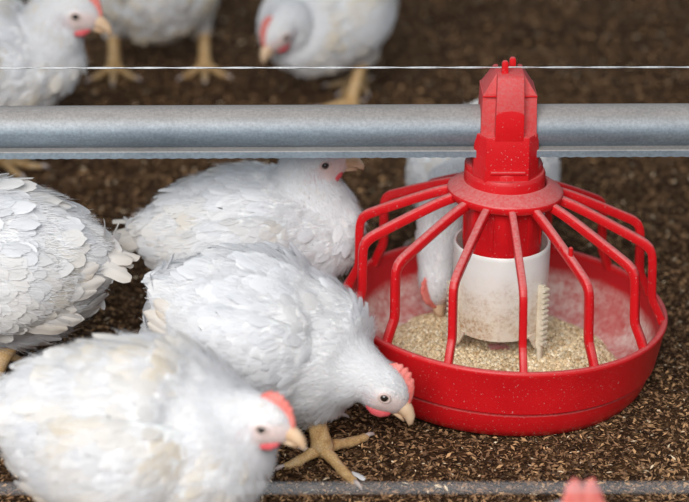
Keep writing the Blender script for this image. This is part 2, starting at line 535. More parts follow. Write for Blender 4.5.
# red drop tube below the collar
HX = -.006
def shift(bm, x=HX): bmesh.ops.translate(bm, vec=(x, 0, 0), verts=bm.verts[:])
bm = bmesh.new()
lathe(bm, [(.0385, .142), (.0410, .142), (.0418, .150), (.0418, .205), (.0425, .215), (.0425, .2300), (.0410, .2335), (.036, .2335)], 64)
shift(bm); feeder_part('drop_tube', bm, M_RED, tilt=False)
for k in range(12):
    az = math.radians(-90 + 8 + k * 30)
    bm = bmesh.new()
    prism(bm, [(-.0032, .156), (.0032, .156), (.0032, .198), (-.0032, .198)], (0, -.0022, 0), (0, -.0405, 0), (1, 0, 0), (0, 0, 1))
    bevel(bm, .0007)
    bmesh.ops.transform(bm, matrix=Matrix.Rotation(az + PI / 2, 4, 'Z'), verts=bm.verts[:]); shift(bm)
    feeder_part('rib', bm, M_RED, tilt=False)

# clamp housing around the pipe
bm = bmesh.new()
oct_ = [(-.0345, -.020), (-.0225, -.0365), (.0225, -.0365), (.0345, -.020), (.0345, .020), (.0225, .0365), (-.0225, .0365), (-.0345, .020)]
def tower(bm, levels):
    R = []
    for z, sx, sy in levels:
        R.append([bm.verts.new((x * sx, y * sy, z)) for x, y in oct_])
    for a, b in zip(R, R[1:]):
        for q in range(8): bm.faces.new((a[q], a[(q + 1) % 8], b[(q + 1) % 8], b[q]))
    bm.faces.new(R[0][::-1]); bm.faces.new(R[-1])
tower(bm, [(.2180, 1.0, .96), (.2810, .95, .96)])
shift(bm, HX - .001); house = feeder_part('pipe_clamp', bm, M_RED, tilt=False, bev=.0016)
# collar skirt
bm = bmesh.new()
lathe(bm, [(.030, .216), (.0408, .216), (.0408, .238), (.0396, .2405), (.030, .2405)], 48)
bmesh.ops.translate(bm, vec=(0, .0050, 0), verts=bm.verts[:])
shift(bm, HX - .001); feeder_part('skirt', bm, M_RED, house, tilt=False)
# moulded lip on the front face
bm = bmesh.new()
prism(bm, [(-.0185, .2415), (.0185, .2415), (.0175, .2440), (-.0175, .2440)], (0, -.0035, 0), (0, -.0345, 0), (1, 0, 0), (0, 0, 1))
shift(bm, HX); feeder_part('lip', bm, M_REDDUST, house, tilt=False, bev=.0009)
# two side cheeks and the tall centre fin
for sgn in (-1, 1):
    bm = bmesh.new()
    prism(bm, [(.0100, .2780), (.0288, .2780), (.0275, .3215), (.0140, .3430), (.0100, .3430)], (0, .0500, 0), (0, -.0260, 0), (sgn, 0, 0), (0, 0, 1))
    # draw the upper corners back so that the gable leans to the pipe axis
    for v in bm.verts:
        f = max(0, (v.co.z - .315) / .035)
        v.co.y *= 1 - .45 * f
    shift(bm, HX); feeder_part('cheek', bm, M_REDALL, house, tilt=False, bev=.0012)
    bm = bmesh.new()
    prism(bm, [(.0120, .3205), (.0278, .3205), (.0275, .3225), (.0120, .3225)], (0, .0490, 0), (0, -.0250, 0), (sgn, 0, 0), (0, 0, 1))
    shift(bm, HX); feeder_part('ledge', bm, M_RED, house, tilt=False, bev=.0008)
bm = bmesh.new()
prof = [(-.0345, .2780), (-.0345, .3080), (-.0325, .3260), (-.0270, .3415), (-.0220, .3440), (.0000, .3440), (.0160, .3350), (.0300, .3100), (.0345, .2780)]
prism(bm, prof, (.0290, 0, 0), (-.0145, 0, 0), (0, 1, 0), (0, 0, 1))
for v in bm.verts:
    v.co.x *= 1 - .08 * max(0, (v.co.z - .30) / .05)
shift(bm, HX); feeder_part('centre_fin', bm, M_REDALL, house, tilt=False, bev=.0014)
# clean raised tongue with an arched head low on the fin
bm = bmesh.new()
arch = [(-.0144, .2770), (.0144, .2770), (.0143, .3040)] + [(.0143 * math.cos(a), .3040 + .0055 * math.sin(a)) for a in np.linspace(.25, PI - .25, 11)] + [(-.0143, .3040)]
prism(bm, arch, (0, -.0010, 0), (0, -.0343, 0), (1, 0, 0), (0, 0, 1))
shift(bm, HX); feeder_part('tongue', bm, M_RED, house, tilt=False, bev=.0003)
# two wire clips at the very top
for x0, y0, z1, wd in ((-.0045, -.0170, .3570, .0036), (.0050, .0045, .3535, .0036)):
    bm = bmesh.new()
    prism(bm, [(-wd, .335), (wd, .335), (wd * .9, z1 - .002), (wd * .5, z1), (-wd * .5, z1), (-wd * .9, z1 - .002)], (0, .0050, 0), (x0, y0 - .0025, 0), (1, 0, 0), (0, 0, 1))
    shift(bm, HX - .001); feeder_part('wire_clip', bm, M_RED, house, tilt=False, bev=.0009)

# white adjusting cone with two toothed racks
bm = bmesh.new()
lathe(bm, [(.0482, .0580), (.0490, .0560), (.0505, .0562), (.0508, .0580), (.0512, .1480), (.0512, .1515), (.0500, .1530), (.0485, .1520), (.0482, .1480), (.0482, .0580)], 80)
shift(bm); cone = feeder_part('feed_cone', bm, M_WHITE, tilt=False, angle=50)
for az in (-41, -156, 80):
    R = Matrix.Rotation(math.radians(az), 4, 'Z')
    bm = bmesh.new()
    prism(bm, [(.0490, .1150), (.0575, .1165), (.0575, .0260), (.0535, .0240), (.0520, .0400), (.0490, .0480)], (0, .0050, 0), (0, -.0025, 0), (1, 0, 0), (0, 0, 1))
    bevel(bm, .0006, 1)
    bmesh.ops.transform(bm, matrix=R, verts=bm.verts[:]); shift(bm)
    rack = feeder_part('toothed_rack', bm, M_CREAM, tilt=False)
    tooth = None
    for t in range(11):
        z = .0480 + t * .0062
        bm = bmesh.new()
        prism(bm, [(.0570, z), (.0615, z + .0008), (.0615, z + .0028), (.0570, z + .0036)], (0, .0090, 0), (0, -.0055, 0), (1, 0, 0), (0, 0, 1))
        bmesh.ops.transform(bm, matrix=R, verts=bm.verts[:]); shift(bm)
        feeder_part('tooth', bm, M_CREAM, rack, tilt=False)
    bm = bmesh.new()     # web that joins the foot of the rack to the cone
    prism(bm, [(0, .0600), (.016, .0600), (.0040, .0420), (0, .0380)], (.0022, 0, 0), (.0487, 0, 0), (0, -1 if az > -90 else 1, 0), (0, 0, 1))
    bmesh.ops.transform(bm, matrix=R, verts=bm.verts[:]); shift(bm)
    feeder_part('web', bm, M_WHITE, rack, tilt=False, bev=.0005)

# feed heaped in the pan
def feed_h(x, y):
    r = np.hypot(x, y)
    h = .0235 + .010 * np.clip(1 - np.abs(r - .075) / .075, 0, 1) + .006 * (vnoise(x * 25 + 9, y * 25 + 9, 11) - .5) + .004 * (vnoise(x * 60, y * 60, 12) - .5)
    h = h - .002 - .014 * np.clip((r - .098) / .03, 0, 2) ** 1.2
    h = h - .038 * np.exp(-(((x - .030) / .028) ** 2 + ((y + .084) / .026) ** 2))      # pecked-out hollow
    return h
def make_feed():
    nr, na = 34, 150
    rr = np.linspace(.012, .138, nr); aa = np.linspace(0, 2 * PI, na, endpoint=False)
    Rr, Aa = np.meshgrid(rr, aa, indexing='ij')
    x = Rr * np.cos(Aa); y = Rr * np.sin(Aa)
    V0 = np.stack([x, y, feed_h(x, y)], -1).reshape(-1, 3)
    F0 = []
    for a in range(nr - 1):
        for b in range(na):
            F0.append((a * na + b, (a + 1) * na + b, (a + 1) * na + (b + 1) % na, a * na + (b + 1) % na))
    c0 = np.tile(np.array([[.66, .50, .30]]), (len(V0), 1)) * (.8 + .3 * rng.random((len(V0), 1)))
    n = 15000
    r = np.sqrt(rng.random(n)) * .140; a = rng.random(n) * 2 * PI
    x = r * np.cos(a); y = r * np.sin(a)
    sz = .0012 + .0020 * rng.random(n)
    tp = np.array([[1, 0, 0], [-.5, .85, 0], [-.5, -.85, 0], [.2, .2, .95], [0, 0, -.8], [-.7, .1, .6]])
    ori = rng.normal(size=(n, 6, 3)) * .22 + tp[None]
    an = rng.random(n) * 2 * PI; ca, sa = np.cos(an)[:, None], np.sin(an)[:, None]
    P = np.stack([ori[..., 0] * ca - ori[..., 1] * sa, ori[..., 0] * sa + ori[..., 1] * ca, ori[..., 2]], -1) * sz[:, None, None]
    P += np.stack([x, y, feed_h(x, y) + .0006], 1)[:, None]
    fq = np.array([[0, 1, 3, 3], [1, 2, 5, 5], [2, 0, 3, 3], [3, 1, 5, 5], [3, 5, 2, 2]])
    F1 = (np.arange(n) * 6)[:, None, None] + fq[None, :, :] + len(V0)
    pal = np.array([[.82, .65, .42], [.70, .52, .31], [.90, .78, .58], [.50, .33, .17]])
    c1 = pal[rng.choice(4, n, p=[.45, .3, .17, .08])] * (.85 + .3 * rng.random((n, 1)))
    V1 = P.reshape(-1, 3)
    tri0 = np.array(F0); t0 = np.concatenate([tri0[:, [0, 1, 2]], tri0[:, [0, 2, 3]]])
    t1 = F1.reshape(-1, 4)[:, :3]
    me = fast_mesh('feed', np.concatenate([V0, V1]), np.concatenate([t0, t1]), np.concatenate([c0, np.repeat(c1, 6, 0)]), False)
    me.transform(TILT)
    return me
o = link('feed', make_feed(), M_FEED)
tag(o, 'tan crumbled feed heaped in the red pan', 'feed', kind='stuff')

# ------------------------------------------------------------------ chickens
def feather_arrays(P, D, Nn, L, W, bend, lift, rs, rows=6, cols=5, taper=.9):
    """a cupped leaf-shaped feather at each point; D along, Nn outward"""
    n = len(P)
    t = np.array([0, .25, .5, .72, .88, 1.0]); c = np.linspace(-1, 1, cols)
    wid = np.array([.30, .75, 1.0, .97, .82, .60])
    tt = np.broadcast_to(t[:, None], (rows, cols)).copy()
    tt = tt - .10 * (c[None] ** 2) * (t[:, None] ** 2)
    yy = wid[:, None] * c[None]
    T = tt[None] + rs.normal(size=(n, rows, cols)) * .012 * (t[None, :, None] > .6)
    T[:, -1, :] += rs.normal(size=(n, cols)) * .028
    Yc = yy[None] + rs.normal(size=(n, rows, cols)) * .03 * (np.abs(c)[None, None] > .9)
    x = T * L[:, None, None]; y = Yc * .5 * W[:, None, None]
    z = lift[:, None, None] * T - bend[:, None, None] * (x ** 2) - .07 * W[:, None, None] * (Yc ** 2) * (1 - .3 * T)
    z = z + rs.normal(size=(n, 1, cols)) * .0005 * T
    Bn = np.cross(Nn, D)
    V = P[:, None, None] + x[..., None] * D[:, None, None] + y[..., None] * Bn[:, None, None] + z[..., None] * Nn[:, None, None]
    idx = np.arange(rows * cols).reshape(rows, cols)
    f = np.stack([idx[:-1, :-1], idx[:-1, 1:], idx[1:, 1:], idx[1:, :-1]], -1).reshape(-1, 4)
    F = (np.arange(n) * rows * cols)[:, None, None] + f[None]
    return V.reshape(-1, 3), F.reshape(-1, 4), rows * cols

def sample_surface(me, n, rs):
    me.calc_loop_triangles()
    nt = len(me.loop_triangles)
    T = np.empty(nt * 3, np.int32); me.loop_triangles.foreach_get('vertices', T); T = T.reshape(-1, 3)
    V = mesh_np(me)
    Nv = np.empty(len(V) * 3, np.float32); me.vertex_normals.foreach_get('vector', Nv); Nv = Nv.reshape(-1, 3)
    A = V[T[:, 0]]; B = V[T[:, 1]]; C = V[T[:, 2]]
    ar = np.linalg.norm(np.cross(B - A, C - A), axis=1)
    k = rs.choice(nt, n, p=ar / ar.sum())
    u = rs.random(n); v = rs.random(n); fl = u + v > 1; u[fl] = 1 - u[fl]; v[fl] = 1 - v[fl]
    P = A[k] + u[:, None] * (B[k] - A[k]) + v[:, None] * (C[k] - A[k])
    Nn = Nv[T[k, 0]] * (1 - u - v)[:, None] + Nv[T[k, 1]] * u[:, None] + Nv[T[k, 2]] * v[:, None]
    Nn /= np.linalg.norm(Nn, axis=1)[:, None] + 1e-9
    return P, Nn

def thin(P, rad):
    """even spacing: keep points no closer than rad (per point)"""
    cell = {}; keep = []
    g = .016
    for i in range(len(P)):
        p = P[i]; r = rad[i]
        c = (int(p[0] // g), int(p[1] // g), int(p[2] // g)); ok = True
        for a in (-1, 0, 1):
            for b in (-1, 0, 1):
                for d in (-1, 0, 1):
                    for q in cell.get((c[0] + a, c[1] + b, c[2] + d), ()):
                        e = P[q] - p
                        if e[0] * e[0] + e[1] * e[1] + e[2] * e[2] < r * r: ok = False; break
                    if not ok: break
                if not ok: break
            if not ok: break
        if ok:
            cell.setdefault(c, []).append(i); keep.append(i)
    return np.array(keep)

def tint_field(P, seed, dirt, rs):
    """off-white with cream stains in irregular patches"""
    n = len(P); f = np.empty(n)
    for i in range(n):
        p = P[i]
        f[i] = noise.noise(Vector((p[0] * 16 + seed * 7.3, p[1] * 16, p[2] * 16))) + .5 * noise.noise(Vector((p[0] * 45, p[1] * 45 + seed * 3.1, p[2] * 45)))
    k = np.clip((f - .20 + dirt * .95) * 1.1, 0, 1) * min(1, dirt * 1.1)
    k = k[:, None]
    white = np.array([[.86, .86, .875]]) * (1 - np.array([[.15, .14, .12]]) * rs.random((n, 1)) ** 1.5)  # random bluish-grey dimming per feather paints soft shadow tone into the white
    return white * (1 - k) + np.array([[.72, .61, .44]]) * k

FEATHER_LONG = {}
def long_feather_mesh(L, W, curve, seed, dirt):
    key = (round(L, 3), round(W, 4), round(curve, 3), seed % 4, round(dirt, 2))
    if key in FEATHER_LONG: return FEATHER_LONG[key]
    rs = np.random.default_rng(seed % 4 + 50)
    rows, cols = 12, 5
    t = np.linspace(0, 1, rows); c = np.linspace(-1, 1, cols)
    wid = np.interp(t, [0, .12, .3, .75, .92, 1], [.12, .55, .9, 1, .84, .58])
    x = L * (t[:, None] - .05 * c[None] ** 2 * t[:, None]) + rs.normal(size=(rows, cols)) * L * .006
    y = .5 * W * wid[:, None] * c[None] + rs.normal(size=(rows, cols)) * W * .03
    z = -curve * L * t[:, None] ** 2 - .12 * W * c[None] ** 2 + .10 * W * (np.abs(c)[None] < .1)
    V = np.stack(np.broadcast_arrays(x, y, z), -1).reshape(-1, 3)
    idx = np.arange(rows * cols).reshape(rows, cols)
    F = np.stack([idx[:-1, :-1], idx[:-1, 1:], idx[1:, 1:], idx[1:, :-1]], -1).reshape(-1, 4)
    wht = np.array([.83, .83, .84]); tan = np.array([.68, .55, .40])
    k = np.clip(dirt * (.4 + .6 * t), 0, 1)[:, None, None]
    colr = np.broadcast_to(wht * (1 - k) + tan * k, (rows, cols, 3)).reshape(-1, 3)
    me = fast_mesh('long_feather', V, F, colr); me.materials.append(M_FEATHER)
    FEATHER_LONG[key] = me
    return me

def place(o, pos, xdir, zdir):
    x = Vector(xdir).normalized(); z = Vector(zdir); z = (z - x * z.dot(x)).normalized(); y = z.cross(x)
    o.matrix_local = Matrix(((x.x, y.x, z.x, pos[0]), (x.y, y.y, z.y, pos[1]), (x.z, y.z, z.z, pos[2]), (0, 0, 0, 1)))

def make_leg(root, hock, foot, toes, rsh=.0085):
    """shank and toes in one skin; every claw a sub-part. toes: (angle in degrees, length)"""
    bm = bmesh.new()
    hock = Vector(hock); foot = Vector(foot)
    ank = foot + Vector((0, 0, .017))
    pts = [hock + (hock - ank) * .25, hock, hock.lerp(ank, .35), hock.lerp(ank, .75), ank, foot + Vector((0, 0, .008))]
    loft(bm, pts, [(rsh * 1.05, rsh * 1.05), (rsh * 1.15, rsh * 1.2), (rsh * .92, rsh * .95), (rsh * .95, rsh), (rsh * 1.15, rsh * 1.2), (rsh * .9, rsh * .9)], nseg=14)
    claws = []
    for an, L in toes:
        a = math.radians(an); d = Vector((math.cos(a), math.sin(a), 0))
        r = .0063 if L > .03 else .0050
        arch = .010 if L > .03 else .006
        st = foot + Vector((0, 0, .0135))
        P = [st - d * .004, st + d * (L * .22) + Vector((0, 0, -.001)), st + d * (L * .45) + Vector((0, 0, -.0042)), st + d * (L * .62) + Vector((0, 0, -.0068)),
             st + d * (L * .80) + Vector((0, 0, -.0082)), st + d * (L * .95) + Vector((0, 0, -.0090)), st + d * L + Vector((0, 0, -.0094))]
        wv = [1.15, 1.08, .88, .95, .78, .68, .35]
        C = catmull([(*p, q) for p, q in zip(P, wv)], 22)
        sec = [(c[3] * r * (1 + .05 * math.sin(i * 2.1)), c[3] * r * .88 * (1 + .05 * math.sin(i * 2.1))) for i, c in enumerate(C)]
        loft(bm, [Vector(c[:3]) for c in C], sec, nseg=10)
        claws.append((st + d * (L * .94) + Vector((0, 0, -.0080)), d))
    me = bm_mesh('leg', bm)
    leg = link('leg', me, M_LEG, root)
    for p, d in claws:
        bm = bmesh.new()
        q = [p, p + d * .006 + Vector((0, 0, .0003)), p + d * .0105 + Vector((0, 0, -.0012)), p + d * .0135 + Vector((0, 0, -.0036))]
        loft(bm, q, [(.0026, .0028), (.0022, .0026), (.0014, .0018), (.0004, .0005)], nseg=8)
        link('claw', bm_mesh('claw', bm), M_CLAW, leg)
    return leg

def smooth_union(bm, voxel, iters):
    me = bpy.data.meshes.new('tmp'); bmesh.ops.recalc_face_normals(bm, faces=bm.faces[:]); bm.to_mesh(me); bm.free()
    o = bpy.data.objects.new('tmp', me); COL.objects.link(o)
    m = o.modifiers.new('r', 'REMESH'); m.mode = 'VOXEL'; m.voxel_size = voxel; m.use_smooth_shade = True
    s_ = o.modifiers.new('s', 'SMOOTH'); s_.factor = .5; s_.iterations = iters
    dg = bpy.context.evaluated_depsgraph_get(); dg.update()
    res = bpy.data.meshes.new_from_object(o.evaluated_get(dg))
    bpy.data.objects.remove(o); bpy.data.meshes.remove(me)
    return res

TORSO = [(-.138, .026, .008, .007), (-.126, .022, .024, .020), (-.108, .016, .043, .038), (-.080, .010, .063, .058), (-.040, .003, .080, .074),
         (.005, .000, .087, .080), (.045, .000, .083, .078), (.078, .006, .066, .066)]

def chicken(label, torso, yaw, pitch, head, hdir, feet, scale=1., dirt=.3, seed=1, group='white broiler chickens', dens=1.0, hocks=None, toes=None,
            puff=1.0, tail_up=35, neck_pts=None, rear=1.0, tail_len=1.0, comb_t=(6.5, .22), chest=0, fill=0, nbx=.105, nbr=.052, neck_r=(.040, .0255), hs_=1.10, hup=(0, 0, 1), lower=1.0, wing_drop=0, tail_dirt=None, comb_h=1.0):
    """torso: world centre; head: world head centre; hdir: way the beak points; feet: world xy of (left, right)"""
    rs = np.random.default_rng(seed)
    root = empty('chicken', (torso[0], torso[1], 0), yaw)
    tag(root, label, 'chicken', group)
    inv = (Matrix.Translation((torso[0], torso[1], 0)) @ Matrix.Rotation(yaw, 4, 'Z')).inverted()
    H = inv @ Vector(head); hd = (inv.to_3x3() @ Vector(hdir)).normalized()
    hu = inv.to_3x3() @ Vector(hup); hu = (hu - hd * hu.dot(hd)).normalized(); hs = hu.cross(hd).normalized()
    pr = Matrix.Rotation(-pitch, 3, 'Y')        # positive pitch lifts the chest
    def tl(a, y, z):
        if a < 0: a *= rear
        return pr @ (Vector((a, y, z)) * scale) + Vector((0, 0, torso[2]))
    st = []
    for a, dz, hw, h in TORSO:
        if a > nbx - .022: continue
        p = tl(a, 0, dz); st.append((*p, hw * scale * puff, h * scale * puff))
    nb = tl(nbx, 0, .018 if nbx > .1 else .004); hb = H - hd * .012 * scale
    if neck_pts:
        mids = [inv @ Vector(q) for q in neck_pts]
    else:
        ax = pr @ Vector((1, 0, .15))
        d = (hb - nb).length
        c1 = nb + ax * d * .30; c2 = hb - hd * d * .25 - hu * d * .12
        mids = []
        for t in (.36, .70):
            mids.append(nb * (1 - t) ** 3 + c1 * 3 * t * (1 - t) ** 2 + c2 * 3 * t * t * (1 - t) + hb * t ** 3)
    st = [q for q in st if True]
    st.append((*nb, nbr * scale, nbr * 1.04 * scale))
    nr = np.linspace(*neck_r, len(mids) + 2)[1:-1] if len(mids) > 1 else [neck_r[0]] 
    for q, r in zip(mids, nr): st.append((*q, r * scale, r * 1.05 * scale))
    sh = scale * hs_
    for f, a, b, dz in ((-.010, .0215, .0225, 0), (.004, .0220, .0232, .0005), (.016, .0185, .0205, -.0005), (.026, .0125, .0150, -.002), (.033, .006, .0085, -.003), (.036, .002, .003, -.003)):
        p = H + hd * f * sh + hu * dz * sh
        st.append((*p, a * sh, b * sh))
    C = catmull(st, 90)
    C[:, 3:] = np.maximum(C[:, 3:], .0015)
    bm = bmesh.new()
    loft(bm, [Vector(c[:3]) for c in C], [(c[3], c[4]) for c in C], nseg=28)
    # breast and thighs grow out of the same skin
    add_ellipsoid(bm, tl(.062, 0, -.010), Vector((.062, .070, .064)) * scale)
    add_ellipsoid(bm, tl(-.02, 0, -.022), Vector((.085, .066, .062)) * scale)
    if chest: add_ellipsoid(bm, tl(.070, 0, -.030), Vector((.050, .060, .055)) * scale * chest)
    if fill: add_ellipsoid(bm, nb.lerp(H, .30), Vector((.050, .047, .050)) * scale * fill)
    tops = []
    for sd in (1, -1):
        ft = inv @ Vector((*feet[0 if sd > 0 else 1], 0))
        hk = inv @ Vector(hocks[0 if sd > 0 else 1]) if hocks else Vector((ft.x - .026 * scale, ft.y, max(.050, torso[2] - .075)))
        hip = tl(-.01, .045 * sd, -.020)
        P = [hip, hip.lerp(hk, .45), hip.lerp(hk, .82), hk + (hk - hip).normalized() * .004]
        loft(bm, P, [(.036 * scale, .040 * scale), (.030 * scale, .033 * scale), (.017 * scale, .018 * scale), (.010, .010)], nseg=14)
        tops.append((hk, ft))
    me = smooth_union(bm, .0036, 5)
    V = mesh_np(me).astype(float)
    E = np.empty(len(me.edges) * 2, np.int32); me.edges.foreach_get('vertices', E); E = E.reshape(-1, 2)
    deg = np.bincount(E.ravel(), minlength=len(V))[:, None]
    wsm = np.clip((np.linalg.norm(V - np.array(H), axis=1) - .034) / .03, 0, 1)[:, None] * .7
    for _ in range(14):
        acc = np.zeros_like(V)
        for c_ in range(3):
            acc[:, c_] = np.bincount(E[:, 0], V[E[:, 1], c_], len(V)) + np.bincount(E[:, 1], V[E[:, 0], c_], len(V))
        V += wsm * (acc / deg - V)
    me.vertices.foreach_set('co', np.ascontiguousarray(V, np.float32).ravel()); me.update()
    Nv = np.empty(len(V) * 3, np.float32); me.vertex_normals.foreach_get('vector', Nv); Nv = Nv.reshape(-1, 3)
    hd2 = np.linalg.norm(V - np.array(H), axis=1)
    amp = np.clip((hd2 - .03) / .06, 0, 1) * .0046 * scale
    rl = np.array([noise.noise(Vector((p[0] * 34 + seed, p[1] * 52, p[2] * 52))) + .6 * noise.noise(Vector((p[0] * 75, p[1] * 95 + seed, p[2] * 95))) for p in V])
    V += Nv * (amp * rl)[:, None]
    me.vertices.foreach_set('co', np.ascontiguousarray(V, np.float32).ravel()); me.update()
    # ---- skin colour by region: pink bare face, white elsewhere
    Hn = np.array(H); hdn = np.array(hd); hun = np.array(hu); hsn = np.array(hs)
    rel = V - Hn
    fx = rel @ hdn / sh; fz = rel @ hun / sh; fy = rel @ hsn / sh
    face = np.clip(1 - np.sqrt(((fx - .020) / .026) ** 2 + ((fz + .004) / .019) ** 2 + (fy / .05) ** 2), 0, 1)
    face = np.clip(face * 2.2, 0, 1) * .8
    ear = np.clip(1.4 - np.sqrt(((fx + .004) / .009) ** 2 + ((fz + .008) / .008) ** 2) * 1.0, 0, 1) * (np.abs(fy) > .01)
    near = (np.sqrt((rel ** 2).sum(1)) < .06 * sh)
    base = np.array([[.76, .75, .75]]); pink = np.array([[.80, .60, .56]]); lob = np.array([[.66, .47, .50]])
    k = (face * near)[:, None]; e = (ear * near * .7)[:, None]
    colr = base * (1 - k) + pink * k; colr = colr * (1 - e) + lob * e
    paint(me, colr)
    body = link('body', me, M_BODY, root)
    # ---- plumage
    ctr = C[:, :3]; tan = np.gradient(ctr, axis=0); tan /= np.linalg.norm(tan, axis=1)[:, None]
    def flow(P, Nn, droop=.22):
        d2 = ((P[:, None] - ctr[None]) ** 2).sum(-1) - (C[None, :, 3] ** 2) * .6
        q = d2.argmin(1)
        D = -tan[q] + np.array([[0, 0, -droop]])
        D = D + rs.normal(size=D.shape) * .09
        D = D - Nn * (D * Nn).sum(1)[:, None]
        D /= np.linalg.norm(D, axis=1)[:, None] + 1e-9
        return D, q / (len(C) - 1)
    arc = np.concatenate([[0], np.cumsum(np.linalg.norm(np.diff(ctr, axis=0), axis=1))]); 
    i_nb = int(((ctr - np.array(nb)) ** 2).sum(1).argmin()); i_h = int(((ctr - Hn) ** 2).sum(1).argmin())
    u_nb = i_nb / (len(C) - 1); u_h = i_h / (len(C) - 1)
    P, Nn = sample_surface(me, int(12000 * dens), rs)
    D, u = flow(P, Nn)
    hz = np.array([np.interp(u, [0, u_nb * .5, u_nb * .92, u_nb + (u_h - u_nb) * .5, u_h, 1], v) for v in
                   ([.029, .031, .026, .016, .0085, .0055], [.0165, .0180, .0150, .0088, .0050, .004], [.0078, .0082, .0070, .0048, .0034, .0030])])
    rel = P - Hn; fx = rel @ hdn / sh; fz = rel @ hun / sh; fy = rel @ hsn / sh
    dface = np.sqrt(((fx - .022) / .021) ** 2 + ((fz + .004) / .0135) ** 2 + (fy / .05) ** 2)
    deye = np.sqrt((fx - .009) ** 2 + (fz - .0028) ** 2)
    bare = ((dface < .95) | (deye < .0085)) & ((rel ** 2).sum(1) < (.06 * sh) ** 2)
    lowleg = P[:, 2] < .030
    ok = ~bare & ~lowleg
    P, Nn, D, u, hz = P[ok], Nn[ok], D[ok], u[ok], hz[:, ok]
    kp = thin(P, hz[2] * scale / math.sqrt(dens))
    P, Nn, D, u, hz = P[kp], Nn[kp], D[kp], u[kp], hz[:, kp]
    n = len(P); jit = .8 + .4 * rs.random(n)
    L = hz[0] * scale * jit; W = hz[1] * scale * (.85 + .3 * rs.random(n))
    bend = np.where(u < u_nb + .35 * (u_h - u_nb), 4.4, 1.8) * rs.uniform(.75, 1.1, n)
    lift = L * rs.uniform(.06, .15, n) * np.interp(u, [0, u_nb * .6, u_nb * .95, 1], [1, 1, .4, .5])
    FV, FF, per = feather_arrays(P - Nn * .0008, D, Nn, L, W, bend, lift, rs)
    FC = np.repeat(tint_field(P, seed, dirt, rs), per, 0)
    # fine loose down over the feathers
    P2, N2 = sample_surface(me, int(15000 * dens), rs)
    Ph, Nh = sample_surface(me, 36000, rs)
    nh = np.linalg.norm(Ph - Hn, axis=1) < .055 * sh
    P2 = np.concatenate([P2, Ph[nh]]); N2 = np.concatenate([N2, Nh[nh]])
    D2, u2 = flow(P2, N2)
    rel = P2 - Hn; fx = rel @ hdn / sh; fz = rel @ hun / sh; fy = rel @ hsn / sh
    dface = np.sqrt(((fx - .022) / .021) ** 2 + ((fz + .004) / .0135) ** 2 + (fy / .05) ** 2)
    deye = np.sqrt((fx - .009) ** 2 + (fz - .0028) ** 2)
    ok = ~(((dface < 1) | (deye < .009)) & ((rel ** 2).sum(1) < (.06 * sh) ** 2)) & (P2[:, 2] > .03)
    P2, N2, D2, u2 = P2[ok], N2[ok], D2[ok], u2[ok]; m = len(P2)
    Ls = np.interp(u2, [0, u_nb, u_h, 1], [.016, .013, .006, .004]) * rs.uniform(.6, 1.2, m) * scale
    Bs = np.cross(N2, D2); off = np.interp(u2, [0, u_nb, u_h, 1], [.0035, .0025, .0008, .0004])
    tip = P2 + N2 * (off + Ls * rs.uniform(.06, .30, m))[:, None] + D2 * Ls[:, None] + Bs * (rs.normal(size=m) * .25 * Ls)[:, None]
    hw = .00034
    a = P2 + N2 * (off * .6)[:, None] + Bs * hw; b = P2 + N2 * (off * .6)[:, None] - Bs * hw
    SV = np.stack([a, b, tip + Bs * hw * .35, tip - Bs * hw * .35], 1).reshape(-1, 3)
    SF = (np.arange(m) * 4)[:, None] + np.array([[0, 1, 3, 2]]) + len(FV)
    SC = np.tile(np.array([[.84, .84, .855]]), (m * 4, 1))
    fm = fast_mesh('feathers', np.concatenate([FV, SV]), np.concatenate([FF, SF]), np.concatenate([FC, SC]))
    fo = link('feathers', fm, M_FEATHER, body); fo['kind'] = 'stuff'
    # ---- folded wings
    td = dirt if tail_dirt is None else tail_dirt
    for sd in (1, -1):
        bm = bmesh.new()
        pth = [(.074, .036, .014, .006, .012), (.056, .058, .012, .013, .032), (.025, .077, .010, .017, .046), (-.015, .079, .008, .017, .046), (-.055, .068, .006, .014, .036), (-.090, .050, .008, .010, .020), (-.104, .042, .010, .004, .008)]
        P = [tl(q[0], q[1] * sd * puff, q[2] - wing_drop * max(0, (.08 - q[0]))) for q in pth]
        Cw = catmull([(*p, q[3] * scale, q[4] * scale) for p, q in zip(P, pth)], 26)
        loft(bm, [Vector(c[:3]) for c in Cw], [(max(c[3], .002), max(c[4], .002)) for c in Cw], nseg=18)
        wm = bm_mesh('wing', bm)
        paint(wm, np.tile(np.array([[.84, .84, .84]]), (len(wm.vertices), 1)))
        wing = link('wing', wm, M_BODY, root)
        wp, wn = sample_surface(wm, 2600, rs)
        out = wn[:, 1] * sd > .12
        wp, wn = wp[out], wn[out]
        kp = thin(wp, np.full(len(wp), .0078 * scale)); wp, wn = wp[kp], wn[kp]
        ctr_w = Cw[:, :3]; tw = np.gradient(ctr_w, axis=0); tw /= np.linalg.norm(tw, axis=1)[:, None]
        q = ((wp[:, None] - ctr_w[None]) ** 2).sum(-1).argmin(1)
        Dw = tw[q] + np.array([[0, 0, -.25]]) + rs.normal(size=wp.shape) * .09
        Dw -= wn * (Dw * wn).sum(1)[:, None]; Dw /= np.linalg.norm(Dw, axis=1)[:, None]
        f = q / 25.; Lw = (.019 + .016 * f) * scale * rs.uniform(.85, 1.15, len(wp)); Ww = (.0135 + .004 * f) * scale * np.ones(len(wp))
        A, B, per = feather_arrays(wp - wn * .0005, Dw, wn, Lw, Ww, np.full(len(wp), 3.2), Lw * rs.uniform(.04, .10, len(wp)), rs)
        cf = np.repeat(tint_field(wp, seed + 3, dirt, rs), per, 0)
        P3, N3 = sample_surface(wm, 1800, rs)
        o3 = N3[:, 1] * sd > .05; P3, N3 = P3[o3], N3[o3]; m3 = len(P3)
